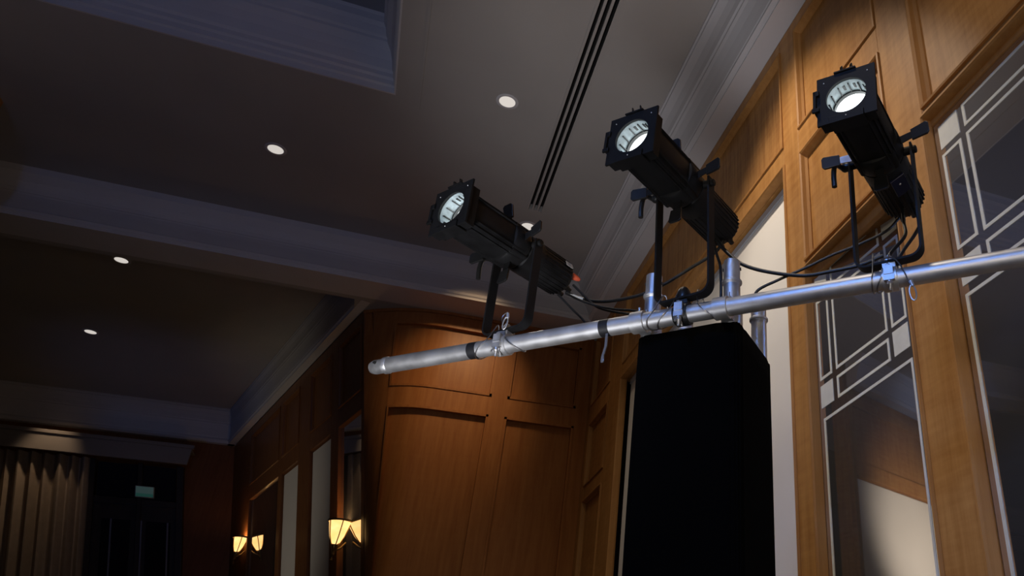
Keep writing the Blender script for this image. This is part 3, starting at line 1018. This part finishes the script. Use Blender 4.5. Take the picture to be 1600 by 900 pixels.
    for (y, z) in ((-0.058, 0.058), (0.058, 0.058), (0.0, -0.071)):
        bb(MB().lathe([(0.0016, 0), (0.0016, 0.001), (0.0, 0.0015)], (XF + (0.003 if z > 0 else 0.009), y, z), (1, 0, 0), 10), 'rivet', M_DOT, plate)
    # --- gate section with four shutter handles
    gate = MB().lathe([(0.0585, 0.078), (0.068, 0.074), (0.071, 0.068), (0.071, 0.018), (0.068, 0.010), (0.0585, 0.004)], (0, 0, 0), (1, 0, 0), 40)
    for k in range(4):
        a = PI / 4 + k * PI / 2
        gate.cyl((0.012, 0.0655 * math.cos(a), 0.0655 * math.sin(a)), (0.072, 0.0655 * math.cos(a), 0.0655 * math.sin(a)), 0.010, 12)
    bb(gate, 'gate_housing', M_BLACK)
    for k in range(4):
        a = k * PI / 2 + 0.10
        e1 = Vector((0, math.cos(a), math.sin(a)))
        e2 = Vector((0, -math.sin(a), math.cos(a)))
        P = lambda x, r, w: Vector((x, 0, 0)) + e1 * r + e2 * w
        tilt = 0.012
        stem = MB().prism([(0.066, -0.013), (0.112, -0.010), (0.112, 0.010), (0.066, 0.013)], lambda u, v_, w: P(0.042 + w + tilt * (u - 0.066) / 0.06, u, v_), -0.0012, 0.0012)
        hd = bb(stem, 'shutter_handle', M_ALUD if (k == 2 and 'pale' in extras) else M_BLACK, smooth=False)
        tabm = MB().prism([(0.102, -0.018), (0.146, -0.021), (0.152, -0.014), (0.153, 0.013), (0.147, 0.020), (0.102, 0.017)],
                          lambda u, v_, w: P(0.042 + w + tilt * (u - 0.066) / 0.06, u, v_), -0.0035, 0.0035)
        bb(tabm, 'grip', M_BLACKP, hd, bev=0.0012, smooth=False)
        c = P(0.0525, 0.110, 0.0)
        bb(MB().lathe([(0.0032, 0), (0.0032, 0.0015), (0, 0.002)], (c.x - 0.001, c.y, c.z), (1, 0, 0), 10), 'rivet', M_DOT, hd)
    # --- lamp housing with cooling ribs and rear cap
    hx = MB().lathe([(0.0585, 0.006), (0.0655, 0.0), (0.0655, -0.055), (0.0635, -0.062), (0.0615, XB + 0.030), (0.058, XB + 0.012), (0.046, XB), (0.0, XB)], (0, 0, 0), (1, 0, 0), 44)
    for k in range(28):
        a = 2 * PI * k / 28
        c, s_ = math.cos(a), math.sin(a)
        w = 0.0022
        q = [(x, r * c - w * sg_ * s_, r * s_ + w * sg_ * c) for x in (XB + 0.018, -0.066) for r in (0.056, 0.0645) for sg_ in (-1, 1)]
        hx.add(q, [(0, 1, 3, 2), (4, 6, 7, 5), (0, 4, 5, 1), (2, 3, 7, 6), (0, 2, 6, 4), (1, 5, 7, 3)])
    bb(hx, 'lamp_housing', M_BLACK)
    bb(MB().lathe([(0.0, XB - 0.004), (0.030, XB - 0.004), (0.034, XB + 0.002), (0.034, XB + 0.004), (0, XB + 0.004)], (0, 0, 0), (1, 0, 0), 28), 'rear_cap', M_BLACKP)
    for yy, zz2 in ((0.018, -0.030), (-0.016, -0.036)):
        bb(MB().lathe([(0.011, 0), (0.011, 0.014), (0.008, 0.020), (0.008, 0.030), (0, 0.030)], (XB + 0.006, yy, zz2), (-1, 0, -0.25), 14), 'cable_gland', M_BLACKP)
    # --- yoke: flat bar bent to a U
    WY, ZB, rc = 0.0885, 0.046, 0.030
    path = [(-WY, hp + 0.012), (-WY, ZB + rc)]
    for i in range(1, 6):
        a = PI + (PI / 2) * i / 6
        path.append((-WY + rc + rc * math.cos(a), ZB + rc + rc * math.sin(a)))
    path += [(-WY + rc, ZB), (0.0, ZB), (WY - rc, ZB)]
    for i in range(1, 6):
        a = -PI / 2 + (PI / 2) * i / 6
        path.append((WY - rc + rc * math.cos(a), ZB + rc + rc * math.sin(a)))
    path += [(WY, ZB + rc), (WY, hp + 0.012)]
    mb = MB()
    n = len(path)
    for i, (y, z) in enumerate(path):
        a = path[max(0, i - 1)]
        b = path[min(n - 1, i + 1)]
        tx, tz = b[0] - a[0], b[1] - a[1]
        l = math.hypot(tx, tz)
        nx, nz_ = tz / l, -tx / l
        for w in (-0.016, 0.016):
            for d in (-0.003, 0.003):
                mb.v.append(sh(w, y + nx * d, z + nz_ * d))
    for i in range(n - 1):
        a, b = i * 4, i * 4 + 4
        mb.f += [(a, a + 1, b + 1, b), (a + 2, a + 3, b + 3, b + 2), (a, a + 2, b + 2, b), (a + 1, a + 3, b + 3, b + 1)]
    mb.f += [(0, 1, 3, 2), (4 * n - 4, 4 * n - 3, 4 * n - 1, 4 * n - 2)]
    yk = mb.build('yoke', M_BLACK, t, smooth=True)
    # rounded yoke ends with pivot bolts
    for sy in (-1, 1):
        mb = MB()
        mb.lathe([(0.016, -0.003), (0.016, 0.003), (0, 0.003)], (0, sy * WY, 0.0), (0, sy, 0), 20)
        mb.lathe([(0.011, 0.003), (0.011, 0.011), (0.008, 0.013), (0, 0.013)], (0, sy * WY, 0.0), (0, sy, 0), 12 if sy > 0 else 20)
        mb.cyl((0, sy * 0.060, 0), (0, sy * WY, 0), 0.012, 16)
        bb(mb, 'pivot_bolt', M_BLACK)
    # locking lever on the left arm
    mb = MB()
    y = -WY - 0.010
    mb.lathe([(0.012, 0), (0.014, 0.006), (0.014, 0.018), (0.010, 0.024), (0, 0.024)], (0, y + 0.008, 0.0), (0, -1, 0), 16)
    mb.tube(curve_pts([(0.0, y - 0.014, 0.0), (0.022, y - 0.022, -0.002), (0.034, y - 0.026, -0.018), (0.038, y - 0.027, -0.050), (0.036, y - 0.026, -0.085)], 5), 0.0075, 10)
    bb(mb, 'lock_lever', M_BLACKP)
    # --- clamp on the pipe. the pipe runs along rotated axis
    pa = Vector((PU.x, PU.y, 0))
    ca, sa = math.cos(R(-az)), math.sin(R(-az))
    ax = Vector((ca * pa.x - sa * pa.y, sa * pa.x + ca * pa.y, 0))
    side = Vector((-ax.y, ax.x, 0))
    if side.x < 0:
        side = -side
    mb = MB().lathe(ringband(0.0258, 0.0325, -0.019, 0.019), (0, 0, 0), ax, 36, True)
    Q = lambda u, v_, w: tuple(ax * u + side * v_ + Vector((0, 0, w)))
    mb.box(-0.017, 0.017, -0.016, 0.016, 0.029, 0.0425, Q)
    cl = mb.build('clamp', clampmat, t)
    mb = MB()
    mb.cyl((0, 0, 0.036), (0, 0, 0.072), 0.006, 12)
    mb.lathe([(0.012, 0), (0.012, 0.010), (0, 0.010)], (0, 0, 0.0495), (0, 0, 1), 6)
    mb.lathe([(0.010, 0), (0.009, 0.006), (0, 0.009)], (0, 0, 0.0605), (0, 0, 1), 14)
    mb.build('clamp_bolt', clampmat, cl)
    mb = MB()
    mb.box(-0.014, 0.014, 0.020, 0.038, -0.020, -0.004, Q)
    mb.box(-0.012, 0.012, 0.026, 0.040, -0.004, 0.022, Q)
    b0 = side * 0.031
    mb.cyl(b0 + Vector((0, 0, 0.022)), b0 + Vector((0, 0, -0.048)), 0.004, 10)
    mb.lathe([(0.008, 0), (0.008, 0.007), (0, 0.007)], b0 + Vector((0, 0, 0.020)), (0, 0, 1), 6)
    wing_nut(mb, b0 + Vector((0, 0, -0.022)), (0, 0, -1), 0.9)
    mb.build('wing_bolt', M_ALUD, cl)
    if 'dome' in extras:
        MB().lathe([(0.021, 0.050), (0.022, 0.060), (0.018, 0.076), (0.010, 0.086), (0, 0.089)], n=20).build('clamp_knob', M_BLACKP, cl)
    # --- individual details
    if 'label' in extras:
        e1 = Vector((0, math.cos(0.35), math.sin(0.35)))
        e2 = Vector((0, -math.sin(0.35), math.cos(0.35)))
        q = [Vector((x, 0, 0)) + e1 * r + e2 * w for x in (XB + 0.024, XB + 0.056) for r in (0.0666, 0.0678) for w in (-0.014, 0.006)]
        bb(MB().add(q, [(0, 1, 3, 2), (4, 6, 7, 5), (0, 4, 5, 1), (2, 3, 7, 6), (0, 2, 6, 4), (1, 5, 7, 3)]), 'sticker', M_LABEL, smooth=False)
        p = bb(MB().lathe([(0.010, 0), (0.012, 0.012), (0.009, 0.030), (0.006, 0.040), (0, 0.040)], (XB + 0.008, 0.040, 0.004), (-1, 0.25, -0.1), 14), 'connector', M_ORANGE)
        p['label'] = 'orange cable connector'
    if 'panel' in extras:
        a = -1.05
        e1 = Vector((0, math.cos(a), math.sin(a)))
        e2 = Vector((0, -math.sin(a), math.cos(a)))
        q = [Vector((x, 0, 0)) + e1 * r + e2 * w for x in (-0.105, -0.030) for r in (0.060, 0.0692) for w in (-0.022, 0.022)]
        p = bb(MB().add(q, [(0, 1, 3, 2), (4, 6, 7, 5), (0, 4, 5, 1), (2, 3, 7, 6), (0, 2, 6, 4), (1, 5, 7, 3)]), 'control_panel', M_NAVY, bev=0.001, smooth=False)
        c = Vector((-0.058, 0, 0)) + e1 * 0.0692
        bb(MB().lathe([(0.003, 0), (0.003, 0.001), (0, 0.0015)], c, e1, 10), 'indicator', M_DOT, p)
    return t


spotlight(0.4914, -143.8, 0.338, 0.0, 0.2, 0.212, 'leftmost black profile spotlight, orange plug at its rear end, over the pipe\'s free end', M_ALU, ('label',))
spotlight(1.080, -141.3, 0.393, 0.048, -3.0, 0.245, 'middle black profile spotlight, standing on the pipe over the draped tower', M_BLACKP, ('dome',))
spotlight(1.662, -140.5, 0.375, 0.025, -2.4, 0.240, 'rightmost black profile spotlight, highest in the picture, in front of the wood pilaster', M_ALU, ('panel', 'pale'))

# ------------------------------------------------------------------ cables
CABLES = [
    ('thick black power cable sagging from the left spotlight across to the middle one', 0.0055,
     [(0.386, 2.3, 2.884), (0.424, 2.265, 2.85), (0.486, 2.207, 2.822), (0.553, 2.144, 2.817), (0.602, 2.099, 2.825), (0.65, 2.054, 2.846), (0.713, 1.996, 2.887), (0.772, 1.94, 2.927), (0.792, 1.921, 2.974), (0.785, 1.975, 3.0)]),
    ('thin black cable from the left spotlight ending low behind the pipe at the truss', 0.0038,
     [(0.377, 2.254, 2.853), (0.415, 2.218, 2.819), (0.46, 2.176, 2.787), (0.511, 2.129, 2.761), (0.577, 2.068, 2.734), (0.62, 2.05, 2.68)]),
    ('black cable coming out of the orange plug of the left spotlight', 0.0042,
     [(0.399, 2.26, 2.892), (0.421, 2.24, 2.86), (0.456, 2.208, 2.809), (0.491, 2.174, 2.777), (0.559, 2.112, 2.745), (0.591, 2.081, 2.734), (0.63, 2.03, 2.68)]),
    ('short straight black cable dropping from the left spotlight behind the pipe', 0.0036,
     [(0.348, 2.226, 2.827), (0.364, 2.211, 2.804), (0.393, 2.184, 2.761), (0.426, 2.153, 2.712), (0.46, 2.12, 2.64)]),
    ('thick black cable sagging from the middle spotlight past the truss tube to the right one', 0.0058,
     [(0.747, 1.909, 2.96), (0.79, 1.869, 2.881), (0.823, 1.838, 2.835), (0.879, 1.786, 2.795), (0.956, 1.714, 2.761), (1.018, 1.656, 2.759), (1.08, 1.599, 2.763), (1.127, 1.555, 2.78)]),
    ('thin black cable rising from behind the pipe to the right spotlight', 0.0045,
     [(0.855, 1.836, 2.70), (0.862, 1.829, 2.748), (0.909, 1.785, 2.773), (0.974, 1.725, 2.799), (1.031, 1.672, 2.825), (1.095, 1.613, 2.846), (1.151, 1.56, 2.873), (1.20, 1.56, 2.93)]),
    ('black cable hanging straight down from the middle spotlight beside the truss tube', 0.0045,
     [(0.735, 1.905, 2.99), (0.756, 1.885, 2.879), (0.764, 1.875, 2.823), (0.765, 1.872, 2.69)]),
    ('black cable looping from the right spotlight down to its clamp, left of a pair', 0.0052,
     [(1.195, 1.53, 2.95), (1.17, 1.50, 2.87), (1.145, 1.47, 2.80), (1.10, 1.48, 2.74), (1.08, 1.49, 2.70)]),
    ('black cable looping from the right spotlight down to its clamp, right of a pair', 0.0052,
     [(1.215, 1.51, 2.96), (1.20, 1.47, 2.86), (1.165, 1.45, 2.80), (1.125, 1.46, 2.74), (1.10, 1.475, 2.69)]),
]
for lab, r_, pts in CABLES:
    c = tag(MB().tube(curve_pts(pts, 8), r_, 10).build('power_cable', M_RUBBER), lab, 'cable', None)
    if lab.startswith('thick black power cable'):
        MB().tube([(0.40, 2.288, 2.868), (0.418, 2.271, 2.854), (0.437, 2.253, 2.843)], 0.0066, 12).build('sleeve', M_GREY, c)


# safety wires round pipe and yoke
def loop(s, r_, h0, h1, off=0.0, lean=0.0, n=28, skew=0.0):
    """closed wire loop round the pipe in the plane across it, stretched upward to h1"""
    out = []
    for i in range(n):
        a = 2 * PI * i / n
        v_ = math.cos(a)
        z = h1 * (v_ ** 3 if v_ > 0 else 0) + (v_ * r_)
        out.append(pp(s + lean * v_ + skew * math.sin(a), math.sin(a) * r_ * (1 - 0.25 * max(0, v_)) + off, z))
    return out


def safety(label, loops, tail=None, clip=None):
    o = MB()
    for lp in loops:
        o.tube(lp, 0.0017, 8, cyc=True)
    if tail:
        o.tube(curve_pts(tail, 6), 0.0017, 8)
    ob = tag(o.build('safety_wire', M_STEEL), label, 'wire')
    if clip:
        c, ax = Vector(clip[0]), Vector(clip[1]).normalized()
        sd = ax.cross(PN).normalized()
        pts = []
        for i in range(20):
            a = 2 * PI * i / 20
            pts.append(c + ax * math.cos(a) * 0.021 + sd * math.sin(a) * 0.008)
        MB().tube(pts, 0.0022, 8, cyc=True).build('carabiner', M_ALU, ob)
        MB().cyl(c + ax * 0.018 - sd * 0.004, c + ax * 0.034, 0.0045, 10).build('swage', M_ALU, ob)
    return ob


safety('steel safety wire wound round the pipe and the left spotlight\'s yoke', [loop(0.43, 0.029, 0, 0.045, lean=0.03), loop(0.53, 0.029, 0, 0.04, lean=-0.03, skew=0.01)],
       [pp(0.50, -0.03, 0.04), pp(0.515, -0.028, 0.07), pp(0.50, -0.02, 0.10), pp(0.485, -0.02, 0.085), pp(0.50, -0.028, 0.05)], (pp(0.512, -0.036, 0.055), (0.1, 0.0, 1)))
safety('steel safety wire in wide loops round the pipe below the middle spotlight', [loop(1.00, 0.029, 0, 0.045, lean=0.02, skew=0.012), loop(1.15, 0.029, 0, 0.045, lean=-0.025, skew=0.006), loop(1.035, 0.029, 0, 0.05, lean=0.03)])
safety('steel safety wire with a carabiner hanging below the right spotlight\'s clamp', [loop(1.618, 0.029, 0, 0.06, lean=0.004), loop(1.645, 0.03, 0, 0.05, lean=0.02)],
       [pp(1.65, -0.02, 0.055), pp(1.68, -0.035, 0.04), pp(1.70, -0.034, 0.0), pp(1.712, -0.032, -0.045)], (pp(1.716, -0.032, -0.066), (-0.08, 0, 1)))

# clear plastic strip hanging from the pipe
st = MB()
for i, (z, w, dx) in enumerate(((0.0, 0.004, 0.008), (-0.04, 0.004, 0.005), (-0.075, 0.004, 0.002), (-0.090, 0.005, 0.0), (-0.096, 0.004, 0.001))):
    for a, b in ((-1, -1), (1, -1), (1, 1), (-1, 1)):
        st.v.append(pp(0.848 + dx * 0.0 + a * w, -0.010 + b * 0.002 - 0.012 * (z < -0.05), z - 0.024))
for i in range(4):
    for k in range(4):
        k2 = (k + 1) % 4
        st.f.append((i * 4 + k, i * 4 + k2, i * 4 + 4 + k2, i * 4 + 4 + k))
st.f += [(0, 1, 2, 3), (16, 17, 18, 19)]
so = st.build('cable_tie', M_STRAP, bevel=0.001)
tag(so, 'clear plastic tie hanging down from the pipe\'s right black tape band', 'tie')
